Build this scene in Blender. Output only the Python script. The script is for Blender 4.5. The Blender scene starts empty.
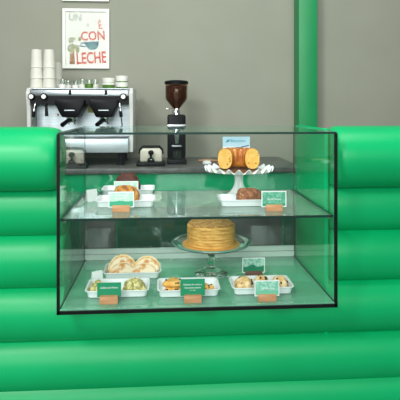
import bpy, bmesh, math, random
from mathutils import Vector, Matrix, noise
S = bpy.context.scene
C = S.collection
PI = math.pi
random.seed(7)

# ------------------------------------------------------------------ camera geometry
F = 513.0; YAW = math.radians(4.0); HZ = 108.0; EYE = 1.30
def on(px, py, z):
    """point of the horizontal plane at height z seen at (px,py)"""
    d = (EYE - z) * F / (py - HZ); xc = (px - 200) * d / F
    return Vector((d*math.sin(YAW) + xc*math.cos(YAW), d*math.cos(YAW) - xc*math.sin(YAW), z))
def at(px, py, Y):
    """point of the vertical plane y=Y seen at (px,py)"""
    X = Y * math.tan(math.atan((px - 200) / F) + YAW)
    d = Y*math.cos(YAW) + X*math.sin(YAW)
    return Vector((X, Y, EYE - (py - HZ) * d / F))

# ------------------------------------------------------------------ materials
def nodes(name):
    m = bpy.data.materials.new(name); m.use_nodes = True
    nt = m.node_tree; nt.nodes.clear()
    out = nt.nodes.new('ShaderNodeOutputMaterial')
    return m, nt, out
def mat(name, col, rough=.5, metal=0, col2=None, scale=8, bump=0, bscale=None, spots=None, coat=0, stretch=None, spec=.5, sub=0, lo=.4, hi=.6):
    m, nt, out = nodes(name)
    b = nt.nodes.new('ShaderNodeBsdfPrincipled')
    b.inputs['Roughness'].default_value = rough; b.inputs['Metallic'].default_value = metal
    b.inputs['Coat Weight'].default_value = coat; b.inputs['Specular IOR Level'].default_value = spec
    if sub:
        b.inputs['Subsurface Weight'].default_value = sub; b.inputs['Subsurface Radius'].default_value = (.01, .006, .003)
    nt.links.new(b.outputs[0], out.inputs[0])
    tc = nt.nodes.new('ShaderNodeTexCoord'); vec = tc.outputs['Object']
    if stretch:
        mp = nt.nodes.new('ShaderNodeMapping'); mp.inputs['Scale'].default_value = stretch
        nt.links.new(vec, mp.inputs[0]); vec = mp.outputs[0]
    c = None
    if col2:
        n = nt.nodes.new('ShaderNodeTexNoise'); n.inputs['Scale'].default_value = scale; n.inputs['Detail'].default_value = 4
        nt.links.new(vec, n.inputs['Vector'])
        r = nt.nodes.new('ShaderNodeValToRGB'); r.color_ramp.elements[0].position = lo; r.color_ramp.elements[1].position = hi
        r.color_ramp.elements[0].color = (*col, 1); r.color_ramp.elements[1].color = (*col2, 1)
        nt.links.new(n.outputs['Fac'], r.inputs[0]); c = r.outputs[0]
    if spots:
        sc, sz, scol = spots
        v = nt.nodes.new('ShaderNodeTexVoronoi'); v.inputs['Scale'].default_value = sc
        nt.links.new(vec, v.inputs['Vector'])
        lt = nt.nodes.new('ShaderNodeMath'); lt.operation = 'LESS_THAN'; lt.inputs[1].default_value = sz
        nt.links.new(v.outputs['Distance'], lt.inputs[0])
        mx = nt.nodes.new('ShaderNodeMix'); mx.data_type = 'RGBA'
        nt.links.new(lt.outputs[0], mx.inputs[0])
        if c: nt.links.new(c, mx.inputs[6])
        else: mx.inputs[6].default_value = (*col, 1)
        mx.inputs[7].default_value = (*scol, 1); c = mx.outputs[2]
    if c: nt.links.new(c, b.inputs['Base Color'])
    else: b.inputs['Base Color'].default_value = (*col, 1)
    if bump:
        n2 = nt.nodes.new('ShaderNodeTexNoise'); n2.inputs['Scale'].default_value = bscale or scale; n2.inputs['Detail'].default_value = 5
        nt.links.new(vec, n2.inputs['Vector'])
        bp = nt.nodes.new('ShaderNodeBump'); bp.inputs['Strength'].default_value = bump; bp.inputs['Distance'].default_value = .01
        nt.links.new(n2.outputs['Fac'], bp.inputs['Height']); nt.links.new(bp.outputs[0], b.inputs['Normal'])
    return m
def glass(name, tint=(.93, .97, .95), ior=1.45, rough=0.0, diffuse_mix=None):
    """thin clear pane: lets light straight through, mirrors by Fresnel"""
    m, nt, out = nodes(name)
    t = nt.nodes.new('ShaderNodeBsdfTransparent'); t.inputs[0].default_value = (*tint, 1)
    g = nt.nodes.new('ShaderNodeBsdfGlossy'); g.inputs['Roughness'].default_value = rough
    g.inputs[0].default_value = (.9, 1, .95, 1)
    ge = nt.nodes.new('ShaderNodeNewGeometry')
    mp = nt.nodes.new('ShaderNodeMapRange')
    mp.inputs['To Min'].default_value = ior; mp.inputs['To Max'].default_value = 1/ior
    nt.links.new(ge.outputs['Backfacing'], mp.inputs['Value'])
    fr = nt.nodes.new('ShaderNodeFresnel'); nt.links.new(mp.outputs[0], fr.inputs['IOR'])
    mx = nt.nodes.new('ShaderNodeMixShader')
    nt.links.new(fr.outputs[0], mx.inputs[0]); nt.links.new(t.outputs[0], mx.inputs[1]); nt.links.new(g.outputs[0], mx.inputs[2])
    last = mx
    if diffuse_mix:
        df = nt.nodes.new('ShaderNodeBsdfDiffuse'); df.inputs[0].default_value = (*diffuse_mix[1], 1)
        m2 = nt.nodes.new('ShaderNodeMixShader'); m2.inputs[0].default_value = diffuse_mix[0]
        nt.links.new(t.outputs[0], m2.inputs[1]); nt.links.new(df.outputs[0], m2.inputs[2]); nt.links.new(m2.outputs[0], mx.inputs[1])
    nt.links.new(mx.outputs[0], out.inputs[0])
    return m
def realglass(name, col):
    m, nt, out = nodes(name)
    g = nt.nodes.new('ShaderNodeBsdfGlass'); g.inputs['Color'].default_value = (*col, 1); g.inputs['IOR'].default_value = 1.45
    nt.links.new(g.outputs[0], out.inputs[0])
    return m
def reflection_band_mat(name, top, bottom, z, amp, col3=None):
    """sign card with a painted reflection: pale upper / green lower field, wavy boundary at local height z"""
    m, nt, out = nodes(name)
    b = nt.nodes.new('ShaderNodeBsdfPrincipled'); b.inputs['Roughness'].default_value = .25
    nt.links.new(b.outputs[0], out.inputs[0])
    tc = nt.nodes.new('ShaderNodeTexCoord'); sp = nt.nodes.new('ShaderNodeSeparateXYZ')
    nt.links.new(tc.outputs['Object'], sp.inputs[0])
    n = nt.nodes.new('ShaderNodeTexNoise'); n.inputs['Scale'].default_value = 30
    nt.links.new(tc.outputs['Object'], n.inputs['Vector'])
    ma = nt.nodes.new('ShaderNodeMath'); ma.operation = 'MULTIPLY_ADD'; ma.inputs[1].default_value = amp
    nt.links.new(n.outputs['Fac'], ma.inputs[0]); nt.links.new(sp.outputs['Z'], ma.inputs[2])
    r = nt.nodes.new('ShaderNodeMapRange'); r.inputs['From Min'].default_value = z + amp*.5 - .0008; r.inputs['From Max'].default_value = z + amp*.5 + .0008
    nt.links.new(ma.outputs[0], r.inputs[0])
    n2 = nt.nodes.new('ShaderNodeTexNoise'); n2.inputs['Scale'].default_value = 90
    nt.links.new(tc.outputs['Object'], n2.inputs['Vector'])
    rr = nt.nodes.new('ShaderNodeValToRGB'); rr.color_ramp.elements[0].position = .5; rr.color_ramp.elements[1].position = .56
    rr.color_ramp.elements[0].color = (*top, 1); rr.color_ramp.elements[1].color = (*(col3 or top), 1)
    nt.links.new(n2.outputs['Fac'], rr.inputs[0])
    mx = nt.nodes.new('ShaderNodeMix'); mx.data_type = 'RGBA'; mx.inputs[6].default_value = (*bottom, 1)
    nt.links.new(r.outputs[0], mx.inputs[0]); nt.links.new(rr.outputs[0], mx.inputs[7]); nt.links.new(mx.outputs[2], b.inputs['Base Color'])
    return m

GREEN = (.0, .36, .112)
M = dict(
 wall=mat('wall_paint', (.275, .29, .23), .85, col2=(.287, .302, .241), scale=2.5, bump=.04, bscale=60),
 floor=mat('floor_concrete', (.15, .15, .14), .6, col2=(.18, .18, .17), scale=3),
 post=mat('post_paint', (.006, .25, .075), .45, col2=(.008, .265, .082), scale=5),
 vinyl=mat('green_vinyl', GREEN, .40, col2=(.0, .38, .12), scale=3, bump=.03, bscale=7, spec=.3),
 plinth=mat('plinth_top', (.07, .60, .33), .5, col2=(.09, .63, .36), scale=4),
 matte=mat('matte_green_board', (.0, .42, .14), .9, col2=(.0, .44, .15), scale=4, spec=.05),
 vinyl_back=mat('green_board', (.0, .3, .11), .5),
 cab=mat('green_cabinet', (.0, .30, .12), .6, col2=(.0, .33, .13), scale=5, spec=.1),
 cabdark=mat('dark_green_door', (.0, .055, .026), .5, col2=(.0, .065, .03), scale=5, spec=.3),
 cabgrey=mat('grey_steel_door', (.04, .05, .045), .5, metal=.2, col2=(.055, .065, .06), scale=4, stretch=(1, 1, 12)),
 worktop=mat('dark_stone', (.085, .09, .085), .3, col2=(.12, .125, .12), scale=30),
 glass=glass('case_glass', (.986, .996, .992), 1.33),
 sideglass=glass('side_glass', (.988, .996, .993), 1.2),
 topglass=glass('top_glass', (.986, .996, .992), 1.5),
 shelfglass=glass('shelf_glass', (.96, .985, .97), 1.5, diffuse_mix=(.12, (.62, .82, .74))),  # diffuse part paints the pale wall's reflection onto the shelf
 clear=realglass('clear_glass', (.975, 1, .99)),
 film2=glass('tumbler_glass', (.97, .98, .97), 1.7),
 film=glass('picture_glass', (.985, .99, .985), 1.15),
 edge=mat('glass_edge', (.006, .035, .026), .3, spec=.25),
 edgel=mat('glass_edge_pale', (.12, .28, .22), .15),
 black=mat('black_trim', (.004, .005, .005), .5, spec=.15),
 base=mat('base_panel', (.15, .49, .34), .05, col2=(.18, .53, .37), scale=3, coat=.8),
 baseglass=glass('base_glass', (.96, .985, .97), 1.6, diffuse_mix=(.22, (.38, .84, .64))),
 rail=mat('pale_rail', (.55, .66, .6), .35, col2=(.6, .7, .65), scale=10),
 tray=mat('tray_enamel', (.72, .80, .80), .22, metal=.0, col2=(.76, .83, .83), scale=20, coat=.4),
 trayin=mat('tray_inner', (.86, .88, .9), .3, col2=(.9, .92, .93), scale=20),
 wood=mat('block_wood', (.50, .235, .10), .5, col2=(.60, .30, .14), scale=12, stretch=(1, 8, 8)),
 darkwood=mat('dark_block_wood', (.13, .05, .03), .5, col2=(.18, .075, .045), scale=12, stretch=(1, 8, 8)),
 card=mat('green_card', (.0, .26, .115), .35, col2=(.0, .28, .125), scale=10),
 white=mat('white_ink', (.85, .88, .85), .6),
 border=mat('white_border', (.8, .88, .85), .3),
 porcelain=mat('white_porcelain', (.8, .86, .84), .15, col2=(.83, .88, .86), scale=9, coat=.5),
 bundt=mat('bundt_crust', (.42, .12, .012), .3, col2=(.6, .22, .03), scale=25, bump=.2, bscale=60, coat=.3),
 crumb=mat('bundt_crumb', (.80, .44, .08), .75, col2=(.86, .54, .14), scale=40, spots=(45, .22, (.55, .25, .04)), bump=.3, bscale=90),
 board=mat('cake_board', (.10, .045, .02), .5, col2=(.14, .06, .03), scale=10),
 sponge=mat('naked_cake', (.60, .29, .045), .75, col2=(.88, .54, .14), scale=26, stretch=(1, 1, 5), bump=.5, bscale=60, lo=.35, hi=.62),
 crumbs=mat('crumb_topping', (.40, .20, .05), .8, col2=(.68, .40, .12), scale=80, bump=.6, bscale=120),
 gold=mat('gold_board', (.72, .36, .06), .35, col2=(.78, .42, .1), scale=12),
 dark=mat('dark_crust', (.055, .016, .01), .7, col2=(.11, .03, .018), scale=35, bump=.6, bscale=70),
 orange=mat('crumble_crust', (.26, .085, .012), .7, col2=(.66, .32, .065), scale=38, bump=.7, bscale=70),
 loaf=mat('loaf_crust', (.14, .055, .025), .75, col2=(.32, .13, .05), scale=45, bump=.8, bscale=80, spots=(60, .2, (.5, .27, .14))),
 flat=mat('flatbread', (.88, .70, .36), .6, col2=(.93, .82, .58), scale=22, bump=.25, bscale=50, spots=(32, .16, (.55, .24, .05))),
 toast=mat('toasted_flatbread', (.68, .30, .07), .6, col2=(.93, .80, .55), scale=34, bump=.3, bscale=50, lo=.36, hi=.5),
 filling=mat('filling', (.85, .6, .28), .5, col2=(.75, .35, .08), scale=60, bump=.5),
 scone=mat('golden_scone', (.72, .36, .05), .6, col2=(.85, .52, .14), scale=30, bump=.5, bscale=60),
 choc=mat('chocolate', (.03, .01, .006), .4, col2=(.04, .015, .01), scale=30),
 cookie=mat('chip_cookie', (.62, .36, .11), .75, col2=(.86, .68, .38), scale=40, bump=.6, bscale=70),
 pist=mat('green_cookie', (.26, .26, .04), .75, col2=(.78, .70, .32), scale=75, bump=.8, bscale=70),
 pbit=mat('pale_nut', (.75, .7, .4), .7, col2=(.8, .75, .5), scale=40),
 steel=mat('steel', (.36, .40, .42), .34, metal=.9, col2=(.42, .46, .48), scale=6, stretch=(1, 1, 20)),
 panel=mat('steel_panel', (.55, .63, .66), .35, metal=.55, col2=(.62, .70, .74), scale=5, stretch=(1, 1, 15)),
 chrome=mat('chrome', (.8, .82, .83), .08, metal=1),
 blackp=mat('black_plastic', (.004, .005, .006), .4, col2=(.007, .008, .009), scale=10, spec=.12),
 whitep=mat('white_side_panel', (.55, .57, .54), .5, col2=(.58, .60, .57), scale=8),
 cream=mat('cream_panel', (.62, .60, .49), .35, col2=(.66, .64, .53), scale=8),
 paper=mat('paper_cup', (.62, .62, .54), .6, col2=(.65, .65, .57), scale=12),
 cupgreen=mat('cup_green', (.06, .15, .025), .3, col2=(.10, .22, .04), scale=40),
 cupwhite=mat('cup_white', (.74, .75, .69), .25, col2=(.78, .79, .73), scale=20),
 bean=mat('coffee_beans', (.045, .018, .011), .35, col2=(.08, .034, .022), scale=90, bump=.8, bscale=90),
 amber=glass('hopper_plastic', (.84, .70, .64), 1.45),
 frame=mat('white_frame', (.72, .75, .69), .4),
 sheet=mat('poster_paper', (.68, .69, .64), .7, col2=(.72, .73, .68), scale=6),
 coral=mat('coral_ink', (.52, .07, .045), .7, col2=(.6, .12, .08), scale=40),
 greyink=mat('grey_ink', (.30, .34, .29), .7, col2=(.42, .46, .40), scale=40),
 blueink=mat('blue_ink', (.06, .16, .2), .7, col2=(.2, .36, .33), scale=35),
 leafink=mat('leaf_ink', (.22, .25, .09), .7, col2=(.45, .42, .22), scale=35),
 brownink=mat('brown_ink', (.25, .12, .05), .7, col2=(.4, .24, .12), scale=35),
 bluecard=mat('blue_card', (.42, .68, .82), .4, col2=(.5, .74, .86), scale=10),
 teal=mat('teal_ink', (.02, .3, .42), .5), navy=mat('navy_ink', (.02, .06, .16), .5),
 cloth=mat('white_cloth', (.7, .72, .68), .8, col2=(.76, .78, .74), scale=20),
 stick=mat('brush_wood', (.36, .18, .07), .5, col2=(.42, .22, .1), scale=20),
 orangel=mat('orange_button', (.8, .25, .03), .4), yellow=mat('yellow_sticker', (.75, .68, .2), .5),
)
M['pale'] = reflection_band_mat('card_reflection', (.50, .74, .62), (.06, .42, .24), .042, .012, (.62, .82, .73))  # pale fields are glass reflections painted into the card colour
M['pale2'] = reflection_band_mat('card_reflection_green', (.10, .40, .26), (.03, .32, .18), .030, .02, (.2, .52, .36))
M['pale3'] = reflection_band_mat('card_reflection_wave', (.42, .70, .58), (.015, .22, .11), .042, .04, (.2, .5, .38))
M['pale4'] = reflection_band_mat('card_reflection_low', (.22, .58, .42), (.16, .55, .37), .04, .03, (.40, .70, .57))

# ------------------------------------------------------------------ helpers
def link(name, me, m, parent=None, smooth=True, loc=None):
    o = bpy.data.objects.new(name, me); C.objects.link(o)
    me.materials.append(m)
    if smooth:
        for p in me.polygons: p.use_smooth = True
    if parent: o.parent = parent
    if loc is not None: o.location = loc
    return o
def obj(name, bm, m, parent=None, smooth=True, loc=None, sharp=40):
    bmesh.ops.recalc_face_normals(bm, faces=bm.faces[:])
    if smooth and sharp:
        for e in bm.edges:
            if len(e.link_faces) == 2 and e.calc_face_angle(0) > math.radians(sharp): e.smooth = False
    me = bpy.data.meshes.new(name); bm.to_mesh(me); bm.free()
    return link(name, me, m, parent, smooth, loc)
def thing(name, label, cat, loc=(0, 0, 0), rz=0, group=None):
    o = bpy.data.objects.new(name, None); C.objects.link(o)
    o.empty_display_size = .05
    o.location = loc; o.rotation_euler = (0, 0, rz)
    return tag(o, label, cat, group)
def tag(o, label, cat, group=None):
    o['label'] = label; o['category'] = cat
    if group: o['group'] = group
    return o
def struct(o): o['kind'] = 'structure'; return o
def dup(root, loc, label, rz=None, group=None):
    r = root.copy(); C.objects.link(r); r.location = loc; r['label'] = label
    if rz is not None: r.rotation_euler = (0, 0, rz)
    if group: r['group'] = group
    for ch in list(root.children):
        c = ch.copy(); C.objects.link(c); c.parent = r
        for g in list(ch.children):
            d = g.copy(); C.objects.link(d); d.parent = c
    return r
def B(): return bmesh.new()
def box(bm, x0, x1, y0, y1, z0, z1, bev=0, seg=2):
    t = bmesh.new(); bmesh.ops.create_cube(t, size=1)
    for v in t.verts:
        v.co = Vector(((x0+x1)/2 + v.co.x*(x1-x0), (y0+y1)/2 + v.co.y*(y1-y0), (z0+z1)/2 + v.co.z*(z1-z0)))
    if bev: bmesh.ops.bevel(t, geom=t.edges[:], offset=bev, segments=seg, affect='EDGES', profile=.5)
    merge(bm, t); return bm
def merge(bm, t, mtx=None):
    if mtx: bmesh.ops.transform(t, matrix=mtx, verts=t.verts[:])
    me = bpy.data.meshes.new('tmp'); t.to_mesh(me); t.free(); bm.from_mesh(me); bpy.data.meshes.remove(me)
def lathe(bm, prof, n=48, c=(0, 0, 0), fn=None, closed=False):
    """prof: list of (r,z). fn(angle, r, z)->(r,z) for ruffles"""
    rings = []
    for r, z in prof:
        ring = []
        if r < 1e-6: ring = [bm.verts.new((c[0], c[1], c[2]+z))]
        else:
            for k in range(n):
                a = 2*PI*k/n; rr, zz = fn(a, r, z) if fn else (r, z)
                ring.append(bm.verts.new((c[0]+rr*math.cos(a), c[1]+rr*math.sin(a), c[2]+zz)))
        rings.append(ring)
    pairs = list(zip(rings, rings[1:]))
    if closed: pairs.append((rings[-1], rings[0]))
    for a, b in pairs:
        if len(a) == 1 and len(b) == 1: continue
        for k in range(n):
            j = (k+1) % n
            if len(a) == 1: bm.faces.new((a[0], b[k], b[j]))
            elif len(b) == 1: bm.faces.new((a[k], a[j], b[0]))
            else: bm.faces.new((a[k], a[j], b[j], b[k]))
    return bm
def tube(bm, pts, r, n=10):
    pts = [Vector(p) for p in pts]; rings = []
    rs = r if isinstance(r, (list, tuple)) else [r]*len(pts)
    for i, p in enumerate(pts):
        d = (pts[min(i+1, len(pts)-1)] - pts[max(i-1, 0)]).normalized()
        u = d.orthogonal().normalized() if i == 0 else (u - d*u.dot(d)).normalized()
        w = d.cross(u)
        rings.append([bm.verts.new(p + (u*math.cos(2*PI*k/n) + w*math.sin(2*PI*k/n))*rs[i]) for k in range(n)])
    for a, b in zip(rings, rings[1:]):
        for k in range(n): bm.faces.new((a[k], a[(k+1) % n], b[(k+1) % n], b[k]))
    bm.faces.new(rings[0]); bm.faces.new(rings[-1])
    return bm
def prism(bm, pts, y0, y1, bev=0):
    """polygon in (x,z), extruded in y"""
    t = bmesh.new()
    a = [t.verts.new((x, y0, z)) for x, z in pts]; b = [t.verts.new((x, y1, z)) for x, z in pts]
    t.faces.new(a); t.faces.new(b[::-1]); n = len(pts)
    for k in range(n): t.faces.new((a[k], b[k], b[(k+1) % n], a[(k+1) % n]))
    bmesh.ops.recalc_face_normals(t, faces=t.faces[:])
    if bev: bmesh.ops.bevel(t, geom=t.edges[:], offset=bev, segments=2, affect='EDGES', profile=.5)
    merge(bm, t); return bm
def blob(bm, w, d, h, seed=0, amp=.006, freq=30, e=2.6, sub=4, c=(0, 0, 0), flat=.25):
    """lumpy loaf / cookie whose underside lies flat at z=c.z"""
    t = bmesh.new(); bmesh.ops.create_icosphere(t, subdivisions=sub, radius=1)
    for v in t.verts:
        p = v.co.normalized(); k = (abs(p.x)**e + abs(p.y)**e + abs(p.z)**e)**(-1/e); p = p*k
        q = Vector((p.x*w/2, p.y*d/2, p.z*h/(1+flat)))
        nn = noise.noise(q*freq + Vector((seed*7.1, seed*3.3, seed))) + .5*noise.noise(q*freq*2.3 + Vector((seed, 9, 4)))
        q += v.co.normalized()*amp*nn
        q.z = max(q.z, -h*flat/(1+flat)) + h*flat/(1+flat)
        v.co = q + Vector(c)
    merge(bm, t); return bm
def text(name, body, size, m, parent, loc, extrude=.0004, align='CENTER', rot=0, sx=1, bold=0):
    cu = bpy.data.curves.new(name, 'FONT'); cu.body = body; cu.size = size; cu.offset = bold*size; cu.extrude = extrude
    cu.align_x = align; cu.align_y = 'CENTER'; cu.resolution_u = 3
    o = bpy.data.objects.new(name, cu); C.objects.link(o)
    dg = bpy.context.evaluated_depsgraph_get()
    me = bpy.data.meshes.new_from_object(o.evaluated_get(dg)); bpy.data.objects.remove(o)
    me.transform(Matrix.Rotation(rot, 4, 'Y') @ Matrix.Rotation(PI/2, 4, 'X') @ Matrix.Diagonal((sx, 1, 1, 1)))
    me.materials.clear()
    return link(name, me, m, parent, False, loc)

# ------------------------------------------------------------------ setting
WY = 3.65
struct(obj('wall_back', box(B(), -4.5, 5.5, WY, WY+.12, 0, 3.2), M['wall'], smooth=False))
struct(obj('floor', box(B(), -4.5, 5.5, -2.5, WY+.12, -.1, 0), M['floor'], smooth=False))
pl = at(299, 108, 3.51).x; pr = at(317.5, 108, 3.51).x
bm = box(B(), pl, pr, 3.51, WY-.001, 0, 3.2, .004)
struct(obj('trim_1', bm, M['post']))

# ------------------------------------------------------------------ green padded counter
X0, X1 = -.387, .6505           # outer sides of the glass case
Y0, Y1 = 1.90, 2.54
ZB, ZF, ZT = .549, .565, 1.210  # case underside, display floor, top
ZS = .892                       # upper face of the shelf
ct = thing('counter', 'long counter faced with fat bright green padded rolls around the glass display case', 'counter', (0, 2.12, 0))
def roll(xs, yc, zc, ry, rz, clamp=None, seed=0, caps=.03):
    """horizontal padded roll; xs: (x0,x1); clamp=(xa,xb,zmax) flattens its crown under the case"""
    bm = B(); n = 56; x0, x1 = xs
    st = [x0, x0+caps*.15, x0+caps*.5, x0+caps]
    k = int((x1-x0)/.05)
    st += [x0+caps + (x1-x0-2*caps)*i/k for i in range(1, k)]
    st += [x1-caps, x1-caps*.5, x1-caps*.15, x1]
    if clamp: st = sorted(st + [clamp[0]-.0005, clamp[0], clamp[1], clamp[1]+.0005])
    rings = []
    for x in st:
        e = min(x-x0, x1-x); s = 1
        if e < caps: s = 1 - .16*(1 - math.sqrt(max(0, 1-(1-e/caps)**2)))
        ring = []
        for j in range(n):
            a = 2*PI*j/n
            w = 1 + .012*noise.noise(Vector((x*2.2+seed, seed*3, math.sin(a)*1.2)))
            z = zc + rz*s*w*math.sin(a)
            if clamp and clamp[0] <= x <= clamp[1]: z = min(z, clamp[2])
            ring.append(bm.verts.new((x, yc + ry*s*w*math.cos(a) - 2.12, z)))
        rings.append(ring)
    for a, b in zip(rings, rings[1:]):
        for j in range(n): bm.faces.new((a[j], a[(j+1) % n], b[(j+1) % n], b[j]))
    bm.faces.new(rings[0]); bm.faces.new(rings[-1])
    return bm
XL, XR = -1.6, 2.0
GAP = .006; GR = .026
for seed, (yc, zc, ry, rz) in enumerate([(2.06, 1.1005, .125, .1255), (2.135, .893, .105, .117), (2.13, .688, .105, .118)]):
    obj('padded_roll', roll((XL, X0-(.018 if seed == 0 else GAP)), yc, zc, ry, rz, seed=seed+1, caps=.06 if seed == 0 else .03), M['vinyl'], ct, sharp=0)
    obj('padded_roll', roll((X1+GR, XR), yc, zc, ry, rz, seed=seed+11), M['vinyl'], ct, sharp=0)
obj('padded_roll', roll((XL, XR), 2.12, .48, .105, .118, (X0-GAP, X1+GAP, ZB-.004), seed=5), M['vinyl'], ct, sharp=30)
obj('padded_roll', roll((XL, XR), 2.12, .275, .105, .118, seed=6), M['vinyl'], ct, sharp=0)
obj('padded_roll', roll((XL, XR), 2.12, .118, .105, .117, seed=7), M['vinyl'], ct, sharp=0)
obj('backing_board', box(B(), XL, X0-.07, .09, .12, 0, 1.08), M['vinyl_back'], ct, False)
obj('backing_board', box(B(), X1+.035, XR, .09, .12, 0, 1.08), M['vinyl_back'], ct, False)
obj('end_board', box(B(), X1+.004, X1+.022, -.06, .40, 0, 1.215, .003), M['matte'], ct)
obj('plinth', box(B(), X0+.004, X1-.004, .075, .42, 0, ZB-.004), M['plinth'], ct, False)

# ------------------------------------------------------------------ glass display case
gc = thing('display_case', 'frameless glass countertop display case with one shelf, black edges, full of pastries', 'display case', (0, Y0, 0))
G = .006
def gp(name, x0, x1, y0, y1, z0, z1, m='glass', par=None, bev=0):
    return obj(name, box(B(), x0, x1, y0-Y0, y1-Y0, z0, z1, bev), M[m], par or gc, False)
fp = gp('front_pane', X0+G, X1-G, Y0, Y0+G, ZF, ZT-G)
for s, xa in ((-1, X0), (1, X1-G)):
    gp('side_pane', xa, xa+G, Y0, Y1, ZF, ZT-G, 'sideglass')
gp('back_pane', X0+G, X1-G, Y1-G, Y1, ZF+.04, ZT-G)
tp = gp('top_pane', X0, X1, Y0, Y1, ZT-G, ZT, 'topglass')
gp('pane_edge', X0, X1, Y0-.002, Y0, ZT-G-.002, ZT, 'edge', tp)
gp('pane_edge', X0-.001, X0+.004, Y0, Y1, ZT, ZT+.001, 'edgel', tp)
gp('pane_edge', X1-.004, X1+.001, Y0, Y1, ZT, ZT+.001, 'edgel', tp)
gp('pane_edge', X0, X1, Y1, Y1+.001, ZT-.004, ZT, 'edgel', tp)
gp('corner_trim', X0-.003, X0+.007, Y0-.004, Y0+.008, ZB, ZT-G, 'black')
gp('corner_trim', X1-.007, X1+.003, Y0-.004, Y0+.008, ZB, ZT-G, 'black')
gp('bottom_trim', X0-.003, X1+.003, Y0-.004, Y0+.006, ZB-.002, ZB+.010, 'black')
gp('corner_trim', X0, X0+.003, Y1-.003, Y1, ZF, ZT-G, 'edge')
gp('corner_trim', X1-.003, X1, Y1-.003, Y1, ZF, ZT-G, 'edge')
gp('base_panel', X0, X1, Y0+.002, Y1, ZB, ZF, 'baseglass')
gp('side_trim', X0+G, X0+G+.004, Y0+.01, Y1-.01, ZF, ZF+.003, 'edge')
gp('side_trim', X1-G-.004, X1-G, Y0+.01, Y1-.01, ZF, ZF+.003, 'edge')
gp('back_rail', X0+G, X1-G, Y1-.030, Y1-G-.001, ZF, ZF+.024, 'rail')
gp('back_rail', X0+G, X1-G, Y1-.022, Y1-G-.001, ZF+.026, ZF+.048, 'rail')
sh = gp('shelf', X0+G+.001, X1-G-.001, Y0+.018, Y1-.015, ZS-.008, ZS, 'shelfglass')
gp('shelf_edge', X0+G+.001, X1-G-.001, Y0+.016, Y0+.018, ZS-.009, ZS, 'edge', sh)
gp('shelf_edge', X0+G+.001, X0+G+.010, Y0+.018, Y1-.015, ZS-.0085, ZS+.0005, 'edge', sh)
gp('shelf_edge', X1-G-.010, X1-G-.001, Y0+.018, Y1-.015, ZS-.0085, ZS+.0005, 'edge', sh)
gp('shelf_edge', X0+G+.010, X1-G-.010, Y1-.015, Y1-.013, ZS-.008, ZS, 'edgel', sh)
for xx in (X0+.018, X1-.018):
    for yy in (Y0+.03, Y1-.04):
        bm = B(); lathe(bm, [(0, -.007), (.007, -.007), (.007, 0), (0, 0)], 16, (xx, yy-Y0, ZS-.0085))
        obj('shelf_clip', bm, M['chrome'], gc)

# ------------------------------------------------------------------ trays
def rrect(w, d, r, n=6):
    out = []
    for cx, cy, a0 in ((w/2-r, d/2-r, 0), (-w/2+r, d/2-r, PI/2), (-w/2+r, -d/2+r, PI), (w/2-r, -d/2+r, 1.5*PI)):
        for k in range(n+1):
            a = a0 + PI/2*k/n; out.append((cx + r*math.cos(a), cy + r*math.sin(a)))
    return out
TW, TD, TH = .250, .150, .029
def loft(bm, rings):
    R = [[bm.verts.new((x, y, z)) for x, y in pts] for pts, z in rings]; n = len(R[0])
    for a, b in zip(R, R[1:]):
        for k in range(n): bm.faces.new((a[k], a[(k+1) % n], b[(k+1) % n], b[k]))
    bm.faces.new(R[0][::-1]); bm.faces.new(R[-1])
    return bm
def make_tray(loc, label):
    t = thing('baking_tray', label, 'tray', loc, 0, 'small white baking trays in the display case')
    bm = loft(B(), [(rrect(TW-.030, TD-.030, .016), 0), (rrect(TW-.022, TD-.022, .018), .002), (rrect(TW-.012, TD-.012, .02), TH-.003),
                    (rrect(TW-.002, TD-.002, .022), TH-.003), (rrect(TW, TD, .022), TH-.001), (rrect(TW-.002, TD-.002, .022), TH+.001),
                    (rrect(TW-.014, TD-.014, .019), TH), (rrect(TW-.024, TD-.024, .017), .0045), (rrect(TW-.032, TD-.032, .015), .003)])
    obj('pan', bm, M['tray'], t)
    bm = loft(B(), [(rrect(TW-.036, TD-.036, .012), .0031), (rrect(TW-.036, TD-.036, .012), .0042)])
    obj('paper_liner', bm, M['trayin'], t)
    return t
TIN = .0042
FZ = ZF; SZ = ZS
def tray_pos(px, py, z):
    p = on(px, py, z); return Vector((p.x, p.y + TD/2 - .012, z))
tFL = tray_pos(117, 297.5, FZ)
make = make_tray(tFL, 'white baking tray holding green-yellow cookies, front left on the case floor')
tFM = tray_pos(189, 296.8, FZ); dup(make, tFM, 'white baking tray holding golden scones, middle of the front row on the case floor')
tFR = tray_pos(263.5, 294.3, FZ); dup(make, tFR, 'white baking tray of chocolate chip cookies, front right on the case floor')
tBL = tray_pos(132, 279.0, FZ); dup(make, tBL, 'white baking tray holding folded flatbreads, behind the front left tray')
tSF = tray_pos(125, 207.5, SZ); dup(make, tSF, 'white baking tray with the orange crumble cake, front left on the glass shelf')
tSB = on(127.5, 196.3, SZ); tSB.y += TD/2; dup(make, tSB, 'rear white baking tray on the glass shelf, with the dark chocolate cake')
tSR = tray_pos(249.5, 206.5, SZ); dup(make, tSR, 'white baking tray with a brown loaf, on the shelf before the white cake stand')

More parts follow.
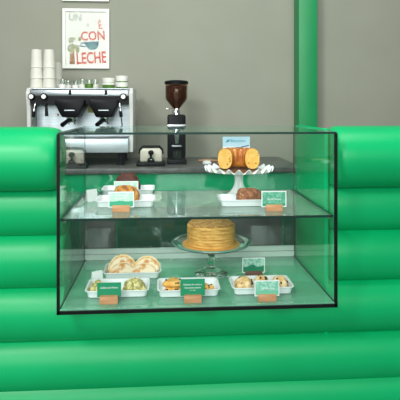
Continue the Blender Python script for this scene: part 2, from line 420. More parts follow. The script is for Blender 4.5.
# ------------------------------------------------------------------ baked goods
def chips(parent, w, d, h, n, m, name, seed, r=.0042):
    rnd = random.Random(seed)
    for k in range(n):
        a = rnd.uniform(PI*1.0, 2*PI) if k % 3 else rnd.uniform(0, PI); el = rnd.uniform(.25, 1.2)
        p = Vector((w/2*1.0*math.cos(a)*math.cos(el), d/2*1.0*math.sin(a)*math.cos(el), h*.2 + h*.82*math.sin(el)))
        bm = B(); blob(bm, r*2.2, r*2, r*1.7, seed+k, .0006, 200, 2.2, 2)
        o = obj(name, bm, m, parent, loc=p, sharp=0); o.rotation_euler = (rnd.random(), rnd.random(), rnd.random()*3)
def cookie(name, label, cat, loc, w, d, h, mk, seed, n, group, chipm='choc', chipname='chocolate_chip', amp=.006, rz=0):
    t = thing(name, label, cat, loc, rz, group)
    obj('crumb_body', blob(B(), w, d, h, seed, amp, 45, 2.3), M[mk], t, sharp=0)
    chips(t, w, d, h, n, M[chipm], chipname, seed)
    return t
def inz(v, dx, dy): return Vector((v.x+dx, v.y+dy, v.z+TIN))
g = 'green-yellow cookies in the front left tray'
cookie('nut_cookie', 'green-yellow cookie partly behind the solid green sign, left end of its tray', 'cookie', inz(tFL, -.083, .004), .052, .07, .034, 'pist', 3, 9, g, 'pbit', 'nut_piece', .014)
cookie('nut_cookie', 'large green-yellow lumpy cookie, right half of the front left tray', 'cookie', inz(tFL, .064, .004), .082, .08, .044, 'pist', 4, 16, g, 'pbit', 'nut_piece', .015)
g = 'chocolate chip cookies in the front right tray'
cookie('chip_cookie', 'pale chocolate chip cookie, left end of the front right tray', 'cookie', inz(tFR, -.068, .004), .074, .08, .042, 'cookie', 5, 11, g)
cookie('chip_cookie', 'chocolate chip cookie half hidden behind the pale sign, middle of its tray', 'cookie', inz(tFR, .008, .014), .058, .07, .043, 'cookie', 6, 8, g)
cookie('chip_cookie', 'chocolate chip cookie, right end of the front right tray', 'cookie', inz(tFR, .080, .004), .058, .075, .042, 'cookie', 7, 11, g)
def scone(label, loc, rz, tilt, seed, s=1):
    t = thing('scone', label, 'scone', loc, rz, 'golden scones in the middle tray')
    bm = B(); tt = bmesh.new()
    w = .082*s; d = .075*s; h = .020
    a = [(-w/2, -d/2+.005), (-w*.25, -d/2-.003), (w*.25, -d/2-.003), (w/2, -d/2+.005), (w*.3, 0), (.008, d/2), (-.008, d/2), (-w*.3, 0)]
    lo = [tt.verts.new((x, y, 0)) for x, y in a]; hi = [tt.verts.new((x, y, h)) for x, y in a]
    tt.faces.new(lo[::-1]); tt.faces.new(hi)
    for k in range(8): tt.faces.new((lo[k], lo[(k+1) % 8], hi[(k+1) % 8], hi[k]))
    bmesh.ops.bevel(tt, geom=tt.edges[:], offset=.005, segments=2, affect='EDGES')
    bmesh.ops.triangulate(tt, faces=tt.faces[:])
    bmesh.ops.subdivide_edges(tt, edges=tt.edges[:], cuts=2, use_grid_fill=True)
    for v in tt.verts:
        if v.co.z > .002: v.co += Vector((0, 0, 1))*.004*noise.noise(v.co*60+Vector((seed, 0, 0))) + v.co.normalized()*.003*noise.noise(v.co*50+Vector((0, seed, 3)))
        v.co.z = max(v.co.z, 0)
    merge(bm, tt); obj('crust', bm, M['scone'], t, sharp=0)
    rnd = random.Random(seed)
    for k in range(7):
        b2 = B(); blob(b2, .009, .008, .006, k, .0005, 200, 2.2, 2)
        obj('chocolate_chip', b2, M['choc'], t, loc=(rnd.uniform(-.03, .03)*s, -.034*s if k % 2 else rnd.uniform(-.025, .01), .014 if k % 2 else .018), sharp=0)
    return t
scone('golden scone at the bottom of the pair, left end of the middle tray', inz(tFM, -.062, 0), .1, 0, 2)
o = scone('golden scone lying on top of another, left end of the middle tray', inz(tFM, -.058, .002) + Vector((0, 0, .0235)), -.25, 0, 5); o.rotation_euler.y = -.06
scone('single golden scone right of the green sign in the middle tray', inz(tFM, .062, .0), .5, 0, 8, .85)
# folded flatbreads
def flatbread(label, loc, r, h, tilt, rz, seed):
    t = thing('flatbread', label, 'flatbread', loc, rz, 'folded flatbreads in the rear left tray')
    def half(rad, hh, y0, y1, bev, m, nm):
        pts = [(rad*math.cos(PI*k/22)*(1+.015*noise.noise(Vector((k*.5, seed, 0)))), .002 + hh*math.sin(PI*k/22)) for k in range(23)]
        bm = B(); prism(bm, pts, y0, y1, bev)
        ob = obj(nm, bm, M[m], t); ob.rotation_euler.x = tilt; return ob
    half(r*.86, h*.80, -.011, -.002, .003, 'toast', 'front_half')
    half(r*.93, h*.88, -.002, .003, .001, 'filling', 'filling')
    half(r, h, .003, .011, .003, 'flat', 'back_half')
flatbread('folded toasted flatbread at the back left of its tray', inz(tBL, -.048, .030), .066, .074, -.38, .10, 1)
flatbread('folded toasted flatbread at the front left of its tray', inz(tBL, -.044, -.006), .060, .052, -.55, .05, 2)
flatbread('folded toasted flatbread at the back right of its tray', inz(tBL, .060, .028), .064, .066, -.38, -.10, 3)
flatbread('folded toasted flatbread at the front right of its tray', inz(tBL, .048, -.008), .060, .048, -.6, -.05, 4)
# cakes on the shelf
t = thing('chocolate_cake', 'dark chocolate cake with a domed top, in the rear tray on the shelf', 'cake', inz(tSB, -.005, .0))
obj('cake_body', blob(B(), .122, .10, .096, 11, .004, 40, 2.4), M['dark'], t, sharp=0)
t = thing('crumble_cake', 'orange-brown crumble cake in the front tray on the shelf, behind a sign', 'cake', inz(tSF, -.002, .004))
obj('cake_body', blob(B(), .116, .09, .076, 12, .006, 55, 2.5), M['orange'], t, sharp=0)
t = thing('brown_loaf', 'small crusty brown loaf in the tray below the white cake stand', 'loaf', inz(tSR, .008, .0))
obj('loaf_body', blob(B(), .108, .075, .062, 13, .005, 60, 3.2), M['loaf'], t, sharp=0)

# ------------------------------------------------------------------ signs
def sign(px, py, z, w, h, label, fm, lines, block='wood', bw=.068, bh=.030, border=True, cat='sign', z0=None, rz=.0):
    """card (w x h) slotted into a wooden block standing at (px,py)"""
    p = on(px, py, z); p.y += .011
    t = thing('price_sign', label, cat, p, rz, 'small signs on wooden blocks')
    bm = B(); box(bm, -bw/2, bw/2, -.011, .011, 0, bh, .0015); obj('wooden_block', bm, M[block], t)
    c0 = bh - .008 if z0 is None else z0
    card = obj('card', box(B(), -w/2, w/2, .0115 if not border else -.001, .0135 if not border else .001, c0, c0+h), M['border' if border else fm], t, False)
    yf = .0115 if not border else -.001
    if border:
        e = .004
        obj('reflection_face', box(B(), -w/2+e, w/2-e, yf-.0006, yf, c0+e, c0+h-e), M[fm], card, False)  # sign face with its reflection painted in
        yf -= .0006
    for s, size, dz, dx in lines:
        text('lettering', s, size, M['white'], card, (dx, yf-.0004, c0+h+dz), .0003)
    return t
sign(108.5, 304.5, FZ, .090, .054, 'solid green sign with one line of white lettering, front left tray', 'card', [('Galleta de Menta', .0098, -.019, 0)], bh=.028, bw=.068, border=False, z0=.020)
sign(193, 303.3, FZ, .093, .064, 'solid green sign with three lines of white lettering, before the middle tray', 'card', [('Galletas de avena y', .0092, -.021, 0), ('chocolate casero', .0092, -.033, 0), ('con nuez', .006, -.042, 0)], bh=.026, bw=.066, border=False, z0=.020)
sign(267.5, 301.8, FZ, .096, .060, 'white-edged green sign with painted pale reflection before the chocolate chip cookies', 'pale4', [('Choco chip', .010, -.030, .004)], bh=.026, bw=.070, z0=.018)
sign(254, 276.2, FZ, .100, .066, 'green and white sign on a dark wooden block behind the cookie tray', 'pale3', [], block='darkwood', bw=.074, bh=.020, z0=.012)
sign(121, 212.3, SZ, .100, .062, 'green sign with painted pale reflection and white border before the orange crumble cake', 'pale', [('Pan de Naranja', .0085, -.016, 0), ('con almendra', .0085, -.026, 0)], bh=.026, bw=.068, z0=.017)
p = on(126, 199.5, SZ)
sign(126, 200.0, SZ, .108, .070, 'green sign with painted pale reflection between the dark chocolate cake and the crumble cake', 'pale', [('Pan de Chocolate', .0085, -.014, 0)], bh=.024, bw=.068, z0=.012)
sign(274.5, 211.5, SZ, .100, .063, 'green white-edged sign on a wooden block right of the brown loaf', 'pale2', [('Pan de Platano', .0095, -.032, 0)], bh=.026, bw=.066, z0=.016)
# small folded white shapes at the left
def tent(px, py, z, w, h, label, rz):
    p = on(px, py, z)
    t = thing('folded_shape', label, 'card', p, rz, 'little white folded shapes')
    for s in (-1, 1):
        bm = B(); box(bm, -w/2, w/2, -.0006, .0006, 0, h)
        o = obj('shape_leaf', bm, M['border'], t, False, loc=(0, s*.012, 0)); o.rotation_euler.x = s*math.atan(.012/h)
tent(97, 281, FZ, .046, .044, 'little white folded shape left of the flatbread tray on the case floor', .5)
tent(91.5, 201, SZ, .050, .052, 'little white folded shape left of the trays on the glass shelf', .6)

# ------------------------------------------------------------------ white ruffled cake stand with bundt cake
cs = on(239.5, 197.2, SZ); cs.y += .02
t = thing('cake_stand', 'white porcelain cake stand with ruffled rim on the glass shelf', 'cake stand', cs); t.scale = (1, 1, 1.07)
prof = [(0, 0), (.058, 0), (.060, .003), (.056, .010), (.040, .020), (.026, .038), (.019, .060), (.018, .080), (.022, .098), (.034, .108), (0, .110)]
obj('pedestal', lathe(B(), prof, 64, fn=lambda a, r, z: (r*(1+.05*math.cos(16*a)), z)), M['porcelain'], t)
PZ = .112
def ruf(a, r, z):
    k = max(0, (r-.11)/.045); return (r*(1+.012*k*math.cos(22*a)), z + .0085*k*math.cos(22*a))
prof = [(0, .104), (.05, .104), (.10, .105), (.115, .108), (.130, .112), (.145, .117), (.156, .120), (.158, .122), (.156, .124), (.145, .122), (.130, .118), (.115, .1145), (.10, PZ), (.06, PZ), (0, PZ)]
obj('plate', lathe(B(), prof, 176, fn=ruf), M['porcelain'], t)
bc = cs + Vector((-.001, .002, PZ*1.07+.0005))
t = thing('bundt_cake', 'half a glazed bundt cake showing two yellow cut faces, on the white stand', 'cake', bc, math.radians(-4))
bm = lathe(B(), [(0, 0), (.104, 0), (.104, .003), (0, .003)], 48); obj('cake_board', bm, M['board'], t)
def bundt_section(n=28):
    pts = []
    for k in range(n):
        a = 2*PI*k/n; ca, sa = math.cos(a), math.sin(a)
        pts.append((.0635 + .034*math.copysign(abs(ca)**.85, ca), .051 + .048*math.copysign(abs(sa)**.8, sa)))
    return pts
sec = bundt_section(); N = 44; bm = B(); rings = []
for i in range(N+1):
    a = math.radians(-6) + (PI + math.radians(12))*i/N
    fl = .085*(1-abs(math.sin(a*6)))
    ring = []
    for r, z in sec:
        f = fl*max(0, min(1, (z-.015)/.03))
        rr = .0635 + (r-.0635)*(1-f*1.6); zz = z*(1-f*.55) + .003
        ring.append(bm.verts.new((rr*math.cos(a), rr*math.sin(a), zz)))
    rings.append(ring)
n = len(sec)
for a, b in zip(rings, rings[1:]):
    for k in range(n): bm.faces.new((a[k], a[(k+1) % n], b[(k+1) % n], b[k]))
obj('glazed_crust', bm, M['bundt'], t, sharp=60)
for i, s in ((0, -1), (N, 1)):
    a = math.radians(-6) + (PI + math.radians(12))*i/N
    bm = B(); tt = [bm.verts.new((r*math.cos(a), r*math.sin(a), z+.003)) for r, z in [(.0635+(r-.0635)*.965, .051+(z-.051)*.965) for r, z in sec]]
    f = bm.faces.new(tt); ex = bmesh.ops.extrude_face_region(bm, geom=[f])
    dv = Vector((math.sin(a), -math.cos(a), 0))*(1 if i == 0 else -1)*.0015
    for v in ex['geom']:
        if isinstance(v, bmesh.types.BMVert): v.co += dv
    obj('cut_face', bm, M['crumb'], t, sharp=30)
p = cs + Vector((.003, .105, PZ*1.07+.002))
t = thing('cake_card', 'light blue and white card standing behind the bundt cake', 'sign', p)
obj('clear_holder', box(B(), -.03, .03, -.010, .010, 0, .022, .002), M['clear'], t)
c_ = obj('card', box(B(), -.066, .066, -.001, .001, .020, .148, .0005), M['bluecard'], t, False)
obj('white_band', box(B(), -.066, .066, -.0016, -.001, .070, .100), M['border'], c_, False)
text('lettering', 'Bizcocho', .020, M['teal'], c_, (.008, -.0014, .128), .0003)
bm = B(); prism(bm, [(-.052, .120), (-.036, .124), (-.030, .134), (-.044, .133)], -.0016, -.001); obj('leaf_emblem', bm, M['teal'], c_, False)
bm = B(); prism(bm, [(-.03, .096), (.02, .099), (.06, .108), (.062, .104), (.02, .094)], -.0021, -.0016); obj('brush_stroke', bm, M['navy'], c_, False)

# ------------------------------------------------------------------ glass cake stand with layer cake
gs = on(211.5, 274.5, FZ); gs.y += .01; LIFT = 1.1
t = thing('glass_cake_stand', 'clear glass pedestal cake stand in the middle of the case floor', 'cake stand', gs); t.scale = (1, 1, LIFT)
prof = [(0, .004), (.05, .003), (.070, 0), (.073, .002), (.070, .006), (.05, .012), (.028, .022), (.016, .034), (.014, .040), (.020, .048), (.024, .056), (.019, .064), (.014, .070), (.016, .080), (.026, .105), (.034, .113), (0, .114)]
obj('pedestal', lathe(B(), prof, 48, fn=lambda a, r, z: (r*(1+.03*math.cos(12*a)), z)), M['clear'], t)
prof = [(r, z+.013) for r, z in [(0, .1015), (.10, .1015), (.150, .105), (.170, .112), (.173, .116), (.171, .119), (.167, .118), (.148, .111), (.10, .1085), (0, .1085)]]
pl_ = obj('plate', lathe(B(), prof, 72), M['clear'], t)
bm = B(); lathe(bm, [(.1715, .1135), (.1745, .116), (.1735, .1195), (.170, .1205), (.1685, .1185)], 72, (0, 0, .013), closed=True); obj('rim', bm, M['edgel'], pl_)
kz = gs + Vector((-.001, .0, .122*LIFT))
t = thing('layer_cake', 'round golden layer cake with crumb-coated sides, on the glass cake stand', 'cake', kz)
obj('gold_board', lathe(B(), [(0, 0), (.127, 0), (.127, .003), (0, .003)], 64), M['gold'], t)
H = .087; prof = [(0, .003), (.098, .003)]
for k in range(29):
    z = .003 + H*k/28
    prof.append((.1055 + .0016*math.sin(k*PI/2) + .001*math.sin(k*1.7) - (.004 if k == 28 else 0), z))
prof.append((0, .003+H))
obj('sponge', lathe(B(), prof, 110, fn=lambda a, r, z: (r + (.0022*noise.noise(Vector((math.cos(a)*9, math.sin(a)*9, z*160))) if r > .09 else 0), z)), M['sponge'], t, sharp=0)
bm = B(); blob(bm, .196, .196, .008, 4, .002, 60, 2.5, 4); obj('crumb_topping', bm, M['crumbs'], t, loc=(0, 0, H+.0035), sharp=0)

# ------------------------------------------------------------------ back counter
CT = .950
bk = thing('back_counter', 'green back counter with dark stone worktop, behind the display case', 'counter', (0, 3.0, 0))
BX0, BX1 = -2.4, .82
obj('worktop', box(B(), BX0, BX1, -.02, .645, CT-.03, CT, .003), M['worktop'], bk)
obj('carcass', box(B(), BX0, BX1-.01, .02, .64, .08, CT-.03), M['cab'], bk, False)
obj('kickboard', box(B(), BX0, BX1-.02, .05, .60, 0, .08), M['black'], bk, False)
obj('fascia', box(B(), BX0, BX1-.01, 0, .02, .73, CT-.032), M['cab'], bk, False)
xs = [(-2.38, -1.7, 'cabdark'), (-1.69, -1.0, 'cabdark'), (-.99, -.46, 'cabdark'), (-.45, -.28, 'cabgrey'), (-.27, .33, 'cabdark'), (.34, .70, 'cabgrey'), (.71, .80, 'cabdark')]
for a, b, m in xs:
    d = obj('cabinet_door', box(B(), a, b, 0, .019, .10, .72, .003), M[m], bk)
    if b-a > .3:
        bm = B(); tube(bm, [(a+.08, -.0, .66), (a+.08, -.02, .66), (b-.08, -.02, .66), (b-.08, 0, .66)], .005, 8); obj('handle', bm, M['steel'], d)

# ------------------------------------------------------------------ espresso machine
MY = 3.16
mx0 = at(26, 108, MY).x; mx1 = at(133, 108, MY).x
mcx = (mx0+mx1)/2; W = mx1-mx0; hw = W/2
t = em = thing('espresso_machine', 'two-group stainless espresso machine with white side panels on the back counter', 'espresso machine', (mcx, MY, CT))
def zz(py): return EYE - (py-HZ)*3.16/F - CT          # height above the worktop at the machine's face
def xx(px): return at(px, 108, MY).x - mcx
ztop = zz(90); zlow = zz(152)
for s in (-1, 1):
    bm = B()
    pts = [(.0, zlow), (.36, zlow), (.38, ztop-.02), (.36, ztop+.012), (.02, ztop+.012), (-.012, ztop-.02), (.012, ztop-.12), (.02, zlow+.10)]
    tt = B(); prism(tt, [(y, z) for y, z in pts], -.012, .012, .004)
    merge(bm, tt, Matrix(((0, 1, 0, 0), (1, 0, 0, 0), (0, 0, 1, 0), (0, 0, 0, 1))))
    obj('side_panel', bm, M['whitep'], t, loc=(s*(hw-.012), 0, 0))
iw = hw-.025
obj('back_body', box(B(), -iw, iw, .18, .36, zlow+.01, ztop, .004), M['steel'], t)
obj('backsplash', box(B(), -iw, iw, .165, .18, zlow+.07, zz(103)), M['panel'], t, False)
top = obj('upper_body', box(B(), -iw, iw, .0, .18, zz(96.5), ztop, .006), M['steel'], t)
obj('black_band', box(B(), -iw, iw, -.003, .0, zz(104.5), zz(96.3)), M['blackp'], t, False)
obj('black_block', box(B(), -iw, iw, .0, .18, zz(104.5), zz(96.5)), M['blackp'], t, False)  # black body part behind the band
obj('cup_rail', tube(B(), [(-iw, .0, ztop+.006), (iw, .0, ztop+.006)], .005, 10), M['steel'], t)
obj('cup_tray', box(B(), -iw, iw, .01, .35, ztop, ztop+.003), M['steel'], t, False)
obj('drip_tray', box(B(), -iw, iw, -.03, .18, zlow, zz(138), .006), M['panel'], t)
obj('drip_grille', box(B(), -iw+.01, iw-.01, -.02, .165, zz(138), zz(138)+.004), M['blackp'], t, False)
for sx in (-iw+.05, iw-.05):
    for sy in (.02, .30):
        obj('foot', lathe(B(), [(0, 0), (.026, 0), (.024, .008), (.018, .012), (.018, zlow), (0, zlow)], 20, (sx, sy, 0)), M['blackp'], t)
for px in (32, 44.5, 123.5):
    k = obj('knob', lathe(B(), [(0, .022), (.017, .022), (.020, .018), (.020, 0), (0, 0)], 24), M['blackp'], t, loc=(xx(px), -.003, zz(96.8))); k.rotation_euler.x = PI/2
    c_ = obj('knob_cap', lathe(B(), [(0, .0005), (.0135, .0005), (.0135, 0), (0, 0)], 20), M['cupwhite'], k, loc=(0, 0, .0222))
for px in (70, 106):
    obj('badge', box(B(), xx(px)-.008, xx(px)+.008, -.004, .002, zz(95), zz(90.5), .002), M['blackp'], t)
for px in (71, 104.5):
    x = xx(px)
    bm = B(); prism(bm, [(-.088, zz(100)), (.088, zz(100)), (.084, zz(105)), (.055, zz(114)), (.045, zz(117)), (-.045, zz(117)), (-.055, zz(114)), (-.084, zz(105))], -.05, .12, .006)
    gh = obj('group_head', bm, M['blackp'], t, loc=(x, 0, 0))
    obj('display_strip', box(B(), -.030, .030, -.052, -.050, zz(110.6), zz(109.8)), M['steel'], gh, False)
    bm = lathe(B(), [(0, 0), (.030, 0), (.034, .006), (.034, .028), (0, .028)], 28, (0, .03, zz(121))); pf = obj('portafilter', bm, M['chrome'], t, loc=(x, 0, 0))
    bm = tube(B(), [(0, .0, zz(119.5)), (-.012, -.05, zz(120.5)), (-.028, -.12, zz(124))], [.010, .012, .014], 12); obj('handle', bm, M['blackp'], pf)
    for s in (-1, 1):
        bm = tube(B(), [(0, .03, zz(121)), (s*.016, .03, zz(122)), (s*.018, .03, zz(124.2))], .006, 8); obj('spout', bm, M['chrome'], pf)
for px, dx in ((36, -.01), (120, .012)):
    x = xx(px)
    bm = tube(B(), [(x, .02, zz(102)), (x, -.02, zz(104)), (x+dx*.5, -.03, zz(110)), (x+dx, -.03, zz(120)), (x+dx*1.4, -.026, zz(128))], [.006, .006, .005, .0045, .004], 10); w_ = obj('steam_wand', bm, M['chrome'], t)
    bm = tube(B(), [(x+dx*.5, -.03, zz(111)), (x+dx*.8, -.03, zz(117))], .010, 12); obj('grip', bm, M['blackp'], w_)
bm = tube(B(), [(xx(47), .01, zz(103)), (xx(47), -.02, zz(106)), (xx(47.5), -.02, zz(116))], [.006, .008, .011], 10); obj('water_spout', bm, M['blackp'], t)
obj('indicator', lathe(B(), [(0, .003), (.006, .003), (.006, 0), (0, 0)], 14), M['orangel'], t, loc=(xx(52.5), .163, zz(115))).rotation_euler.x = PI/2
obj('sticker', box(B(), xx(84), xx(91), .163, .165, zz(113), zz(106)), M['yellow'], t, False)

# things on top of the machine
TZ = CT + ztop + .0035
def cup_bm(r0, r1, h, th=.0016):
    """upside-down paper cup: mouth (r1) below, base (r0) on top"""
    return lathe(B(), [(r1+.002, 0), (r1+.0028, .002), (r1+.002, .004), (r1, .005), (r0, h), (0, h), (0, h-.004), (r0-th, h-.004), (r1-th, 0)], 36, closed=True)
protos = {}
def paper_cup(px, Y, z, r0, r1, h, label):
    o = obj('paper_cup', cup_bm(r0, r1, h), M['paper'], loc=(at(px, 108, Y).x, Y, z))
    return tag(o, label, 'cup', 'upturned paper cups on the espresso machine')
stk = [(36.7, 3.22, .040, 3, 'front left stack'), (49.3, 3.22, .040, 3, 'front right stack'), (56.0, 3.36, .040, 2, 'rear stack at the right')]
word = {3: ['bottom', 'middle', 'topmost'], 2: ['bottom', 'topmost']}
for px, Y, r1, n, nm in stk:
    for k in range(n):
        s = 1 - .05*k
        paper_cup(px, Y, TZ + k*.066, r1*.86*s, r1*s, .118 if k < n-1 else .112, f'{word[n][k]} upturned white paper cup of the {nm} on the espresso machine')
def tumbler(px, Y, r, h, label, green=False):
    o = thing('glass_tumbler', label, 'glass', (at(px, 108, Y).x, Y, TZ), 0, 'small glasses on the espresso machine')
    obj('glass_body', lathe(B(), [(0, 0), (r*.82, 0), (r, h), (r-.0025, h), (r*.8-.0015, .006), (0, .006)], 32), M['film2'], o)
    if green: obj('green_band', lathe(B(), [(r*.835, .006), (r*.93, h*.56), (r*.95, h*.56), (r*.86, .006)], 32, closed=True), M['cupgreen'], o)
    else: obj('frosted_band', lathe(B(), [(r*.835, .004), (r*.925, h*.5), (r*.94, h*.5), (r*.855, .004)], 32, closed=True), M['cupwhite'], o)
tumbler(62.5, 3.20, .024, .062, 'clear glass tumbler beside the paper cups, on the machine')
tumbler(68, 3.29, .024, .060, 'second clear glass tumbler from the paper cups, on the machine')
tumbler(75.5, 3.21, .023, .055, 'clear glass tumbler just left of the green-banded glass')
tumbler(82, 3.31, .026, .072, 'tall clear glass tumbler behind the green-banded glass')
tumbler(89, 3.19, .029, .058, 'glass tumbler with a dark green band on the machine', True)
tumbler(95, 3.30, .027, .070, 'clear glass tumbler behind and right of the green-banded glass')
def mug(px, Y, z, r, h, label, lo, hi):
    o = thing('coffee_cup', label, 'cup', (at(px, 108, Y).x, Y, z), 0, 'green and white cups on the espresso machine')
    prof = lambda k: r*(.74 + .26*k**.6)
    body = [(0, 0), (r*.62, 0)] + [(prof(k/8), h*k/8) for k in range(9)] + [(r-.003, h), (r*.7, .008), (0, .006)]
    obj('cup_body', lathe(B(), body, 36), M['cupwhite'], o)
    ks = [lo + (hi-lo)*i/5 for i in range(6)]
    obj('green_glaze', lathe(B(), [(prof(k)+.0006, h*k) for k in ks] + [(prof(k)-.001, h*k) for k in ks[::-1]], 36, closed=True), M['cupgreen'], o)
mug(108.5, 3.21, TZ, .042, .040, 'lower cup with green base, left stack of two on the machine', .0, .7)
mug(108.5, 3.21, TZ+.0345, .042, .036, 'upper white cup with thin green base, left stack of two on the machine', .0, .2)
mug(122, 3.21, TZ, .042, .044, 'lower cup with pale green base, right stack of two by the machine edge', .1, .35)
mug(122, 3.21, TZ+.038, .041, .046, 'upper cup with green brushstroke, right stack of two by the machine edge', .05, .28)

# ------------------------------------------------------------------ grinder
GY = 3.28; gx = at(176.5, 108, GY).x
def gz(py): return EYE - (py-HZ)*GY*1.0/F - CT
t = thing('coffee_grinder', 'black coffee grinder with a bean-filled brown hopper on the back counter', 'coffee grinder', (gx, GY, CT))
obj('base', box(B(), -.062, .062, -.10, .09, 0, .03, .008), M['blackp'], t)
obj('body', box(B(), -.058, .058, -.03, .085, .03, gz(114.5), .014), M['blackp'], t)
obj('upper_collar', box(B(), -.061, .061, -.05, .088, gz(131), gz(124), .008), M['steel'], t)
obj('neck', lathe(B(), [(0, gz(115)), (.030, gz(115)), (.028, gz(111)), (.020, gz(108)), (0, gz(108))], 28, (0, .02, 0)), M['chrome'], t)
hp = [(.020, gz(109.5)), (.030, gz(107)), (.064, gz(100.5)), (.071, gz(98)), (.073, gz(84))]
hop = obj('hopper', lathe(B(), hp + [(r-.002, z) for r, z in hp[::-1]], 40, (0, .02, 0), closed=True), M['amber'], t)
obj('beans', lathe(B(), [(0, hp[0][1]+.002)] + [(r-.004, z+.001) for r, z in hp[:4]] + [(.067, gz(86)), (.04, gz(85)), (0, gz(84.5))], 40, (0, .02, 0)), M['bean'], hop)
obj('hopper_lid', lathe(B(), [(0, gz(84)), (.076, gz(84)), (.077, gz(82)), (.07, gz(80.8)), (.03, gz(80)), (0, gz(80))], 40, (0, .02, 0)), M['blackp'], t)
obj('gate_lever', tube(B(), [(-.02, .02, gz(109)), (-.07, .0, gz(108.7))], .003, 8), M['chrome'], t)
obj('dosing_spout', tube(B(), [(0, -.03, gz(133)), (0, -.06, gz(136)), (0, -.062, gz(143))], [.018, .015, .010], 14), M['chrome'], t)
obj('fork', box(B(), -.030, .030, -.085, -.03, gz(146), gz(144.5), .002), M['steel'], t)
obj('dosing_cup', lathe(B(), [(0, .031), (.026, .031), (.028, .085), (.0265, .085), (.0245, .034), (0, .034)], 28, (0, -.063, 0)), M['clear'], t)

# ------------------------------------------------------------------ tamping stations
def tamper(px, Y, label):
    p = at(px, 108, Y); t = thing('tamping_station', label, 'coffee tool', (p.x, Y, CT), 0, 'cream tamping stations with round black knobs')
    obj('base_tray', box(B(), -.088, .088, -.054, .08, 0, .026, .008), M['blackp'], t)
    bm = B(); prism(bm, [(-.066, .024), (.066, .024), (.066, .088), (.052, .104), (-.052, .104), (-.066, .088)], .0, .055, .006); obj('cream_housing', bm, M['cream'], t)
    bm = tube(B(), [(-.07, .03, .07), (-.066, .03, .096), (-.052, .03, .113), (.052, .03, .113), (.066, .03, .096), (.07, .03, .07)], .008, 10); obj('black_rim', bm, M['blackp'], t)
    bm = lathe(B(), [(0, .096), (.012, .093), (.018, .083), (.015, .072), (.007, .066), (.006, .052), (.018, .046), (.022, .034), (.022, .024), (0, .024)], 28, (0, -.028, 0)); obj('tamper_knob', bm, M['blackp'], t)
    obj('knob_ring', lathe(B(), [(.0185, .044), (.0235, .044), (.0235, .040), (.0185, .040)], 28, (0, -.028, 0), closed=True), M['chrome'], t)
    return t
tamper(151, 3.13, 'cream tamping station between the espresso machine and the grinder')
tamper(72.5, 3.035, 'cream tamping station seen through the left end of the display case')
# small things on the back counter, right of the grinder
p = at(207, 156, 3.3)
o = thing('brush', 'wooden-handled brush lying on the back counter right of the grinder', 'brush', (p.x, 3.28, CT), -.1)
obj('handle', tube(B(), [(-.055, 0, .012), (.0, 0, .014), (.07, 0, .012)], [.006, .009, .006], 12), M['stick'], o)
obj('bristles', box(B(), .068, .10, -.010, .010, .001, .018, .003), M['blackp'], o)
p = at(207, 158, 3.2)
o = obj('crumpled_cloth', blob(B(), .055, .05, .022, 21, .008, 45, 2.2), M['cloth'], loc=(p.x, 3.2, CT), sharp=0)
tag(o, 'small crumpled white cloth on the back counter near the brush', 'cloth')

# ------------------------------------------------------------------ pictures
def rect_frame(bm, w, h, fw, d):
    for a in ((-w/2, -w/2+fw, -h/2, h/2), (w/2-fw, w/2, -h/2, h/2), (-w/2+fw, w/2-fw, -h/2, -h/2+fw), (-w/2+fw, w/2-fw, h/2-fw, h/2)):
        box(bm, a[0], a[1], -d, 0, a[2], a[3])
    return bm
PY = WY-.002
a = at(63, 68.5, PY); b = at(109.5, 9.5, PY); w = b.x-a.x; h = b.z-a.z
t = thing('framed_poster', 'white-framed poster with hand-painted red words and a coffee cup, above the machine', 'picture', ((a.x+b.x)/2, PY, (a.z+b.z)/2))
obj('frame', rect_frame(B(), w, h, .020, .022), M['frame'], t, False)
sheet = obj('sheet', box(B(), -w/2+.02, w/2-.02, -.010, -.006, -h/2+.02, h/2-.02), M['sheet'], t, False)
def P(px, py): q = at(px, py, PY); return (q.x - t.location.x, -.0106, q.z - t.location.z)
def word_(s, px, py, size, m, rot=0, sx=1): text('lettering', s, size, M[m], sheet, P(px, py), .0003, 'CENTER', rot, sx, .0 if len(s) == 1 else .02)
word_('UN', 75.5, 18, .068, 'greyink', .05, .9)
word_('CON', 93.2, 36.5, .088, 'coral', -.06, .84)
word_('LECHE', 91.5, 58.6, .112, 'coral', -.06, .64)
word_('\u00c9', 100.3, 25.8, .078, 'coral', -.2, .8)
word_('F', 96, 22, .03, 'greyink', -.4)
word_('A', 88, 26, .04, 'greyink', .2)
def ell(name, px, py, rx, rz, m, y=.0, a0=0, a1=2*PI):
    x, yy, z = P(px, py); pts = [(x+rx*math.cos(a0+(a1-a0)*k/24), z+rz*math.sin(a0+(a1-a0)*k/24)) for k in range(24)]
    bm = B(); prism(bm, pts, -.0108-y, -.0100-y); return obj(name, bm, M[m], sheet, False)
x, yy, z = P(91.5, 44)
bm = B(); prism(bm, [(x-.052, z+.012), (x+.052, z+.018), (x+.050, z-.012), (x+.030, z-.040), (x-.012, z-.042), (x-.034, z-.020)], -.0108, -.0100); obj('painted_cup', bm, M['blueink'], sheet, False)
bm = B(); tube(bm, [(x-.04, -.0104, z+.006), (x-.07, -.0104, z+.004), (x-.075, -.0104, z-.016), (x-.04, -.0104, z-.020)], .005, 8); obj('painted_handle', bm, M['blueink'], sheet)
rnd = random.Random(3)
for k in range(16):
    ell('painted_leaf', 69 + rnd.uniform(0, 12), 39 + rnd.uniform(0, 13), rnd.uniform(.008, .016), rnd.uniform(.008, .02), rnd.choice(['leafink', 'greyink', 'leafink']), .0002*k)
x, yy, z = P(72.5, 57); bm = B(); prism(bm, [(x-.014, z+.05), (x+.014, z+.05), (x+.018, z-.05), (x-.018, z-.05)], -.0108, -.0100); obj('painted_vase', bm, M['brownink'], sheet, False)
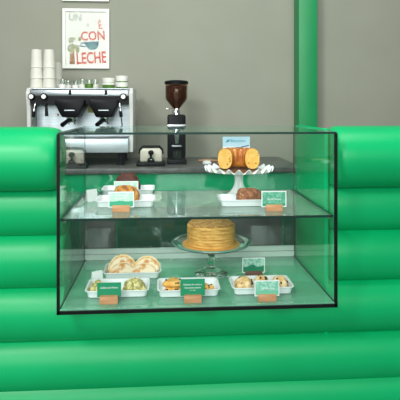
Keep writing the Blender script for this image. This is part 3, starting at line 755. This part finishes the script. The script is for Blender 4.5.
obj('glazing', box(B(), -w/2+.02, w/2-.02, -.0155, -.0140, -h/2+.02, h/2-.02), M['film'], t, False)
bz = at(86, 1.6, PY).z
t2 = thing('picture_frame', 'white picture frame mostly cut off above the poster', 'picture', (t.location.x-.002, PY, bz + h/2))
obj('frame', rect_frame(B(), w, h, .020, .022), M['frame'], t2, False)
obj('sheet', box(B(), -w/2+.02, w/2-.02, -.010, -.006, -h/2+.02, h/2-.02), M['sheet'], t2, False)

# ------------------------------------------------------------------ light and camera
def area(name, loc, target, sx, sy, power, col=(1, 1, 1)):
    l = bpy.data.lights.new(name, 'AREA'); l.shape = 'RECTANGLE'; l.size = sx; l.size_y = sy; l.energy = power; l.color = col
    o = bpy.data.objects.new(name, l); C.objects.link(o); o.location = loc
    o.rotation_euler = (Vector(target) - Vector(loc)).to_track_quat('-Z', 'Y').to_euler()
    return o
area('window_light', (-1.5, -.3, 3.0), (.1, 2.6, .8), .7, .6, 60, (1, .99, .96))
area('shopfront_daylight', (-.4, -2.6, 2.25), (.1, 2.2, .9), 4.6, 1.7 , 150, (.97, 1, 1))
area('ceiling_light', (.3, 1.6, 3.1), (.2, 2.5, .6), 2.6, .9, 42, (1, 1, .98))
w_ = bpy.data.worlds.new('daylight'); S.world = w_; w_.use_nodes = True
bg = w_.node_tree.nodes['Background']; bg.inputs[0].default_value = (.93, .97, 1, 1); bg.inputs[1].default_value = .12
cam = bpy.data.cameras.new('camera'); co = bpy.data.objects.new('camera', cam); C.objects.link(co)
co.location = (0, 0, EYE); co.rotation_euler = (PI/2, 0, -YAW)
cam.sensor_width = 36; cam.sensor_fit = 'HORIZONTAL'; cam.lens = F/400*36; cam.shift_y = -(200-HZ)/400; cam.clip_start = .05
S.camera = co
vs = S.view_settings; S.display_settings.display_device = 'sRGB'
vs.view_transform = 'Standard'; vs.look = 'None'; vs.gamma = 1; vs.exposure = .26; vs.use_curve_mapping = False
try:
    S.cycles.transparent_max_bounces = 32; S.cycles.max_bounces = 12; S.cycles.glossy_bounces = 6
except Exception: pass
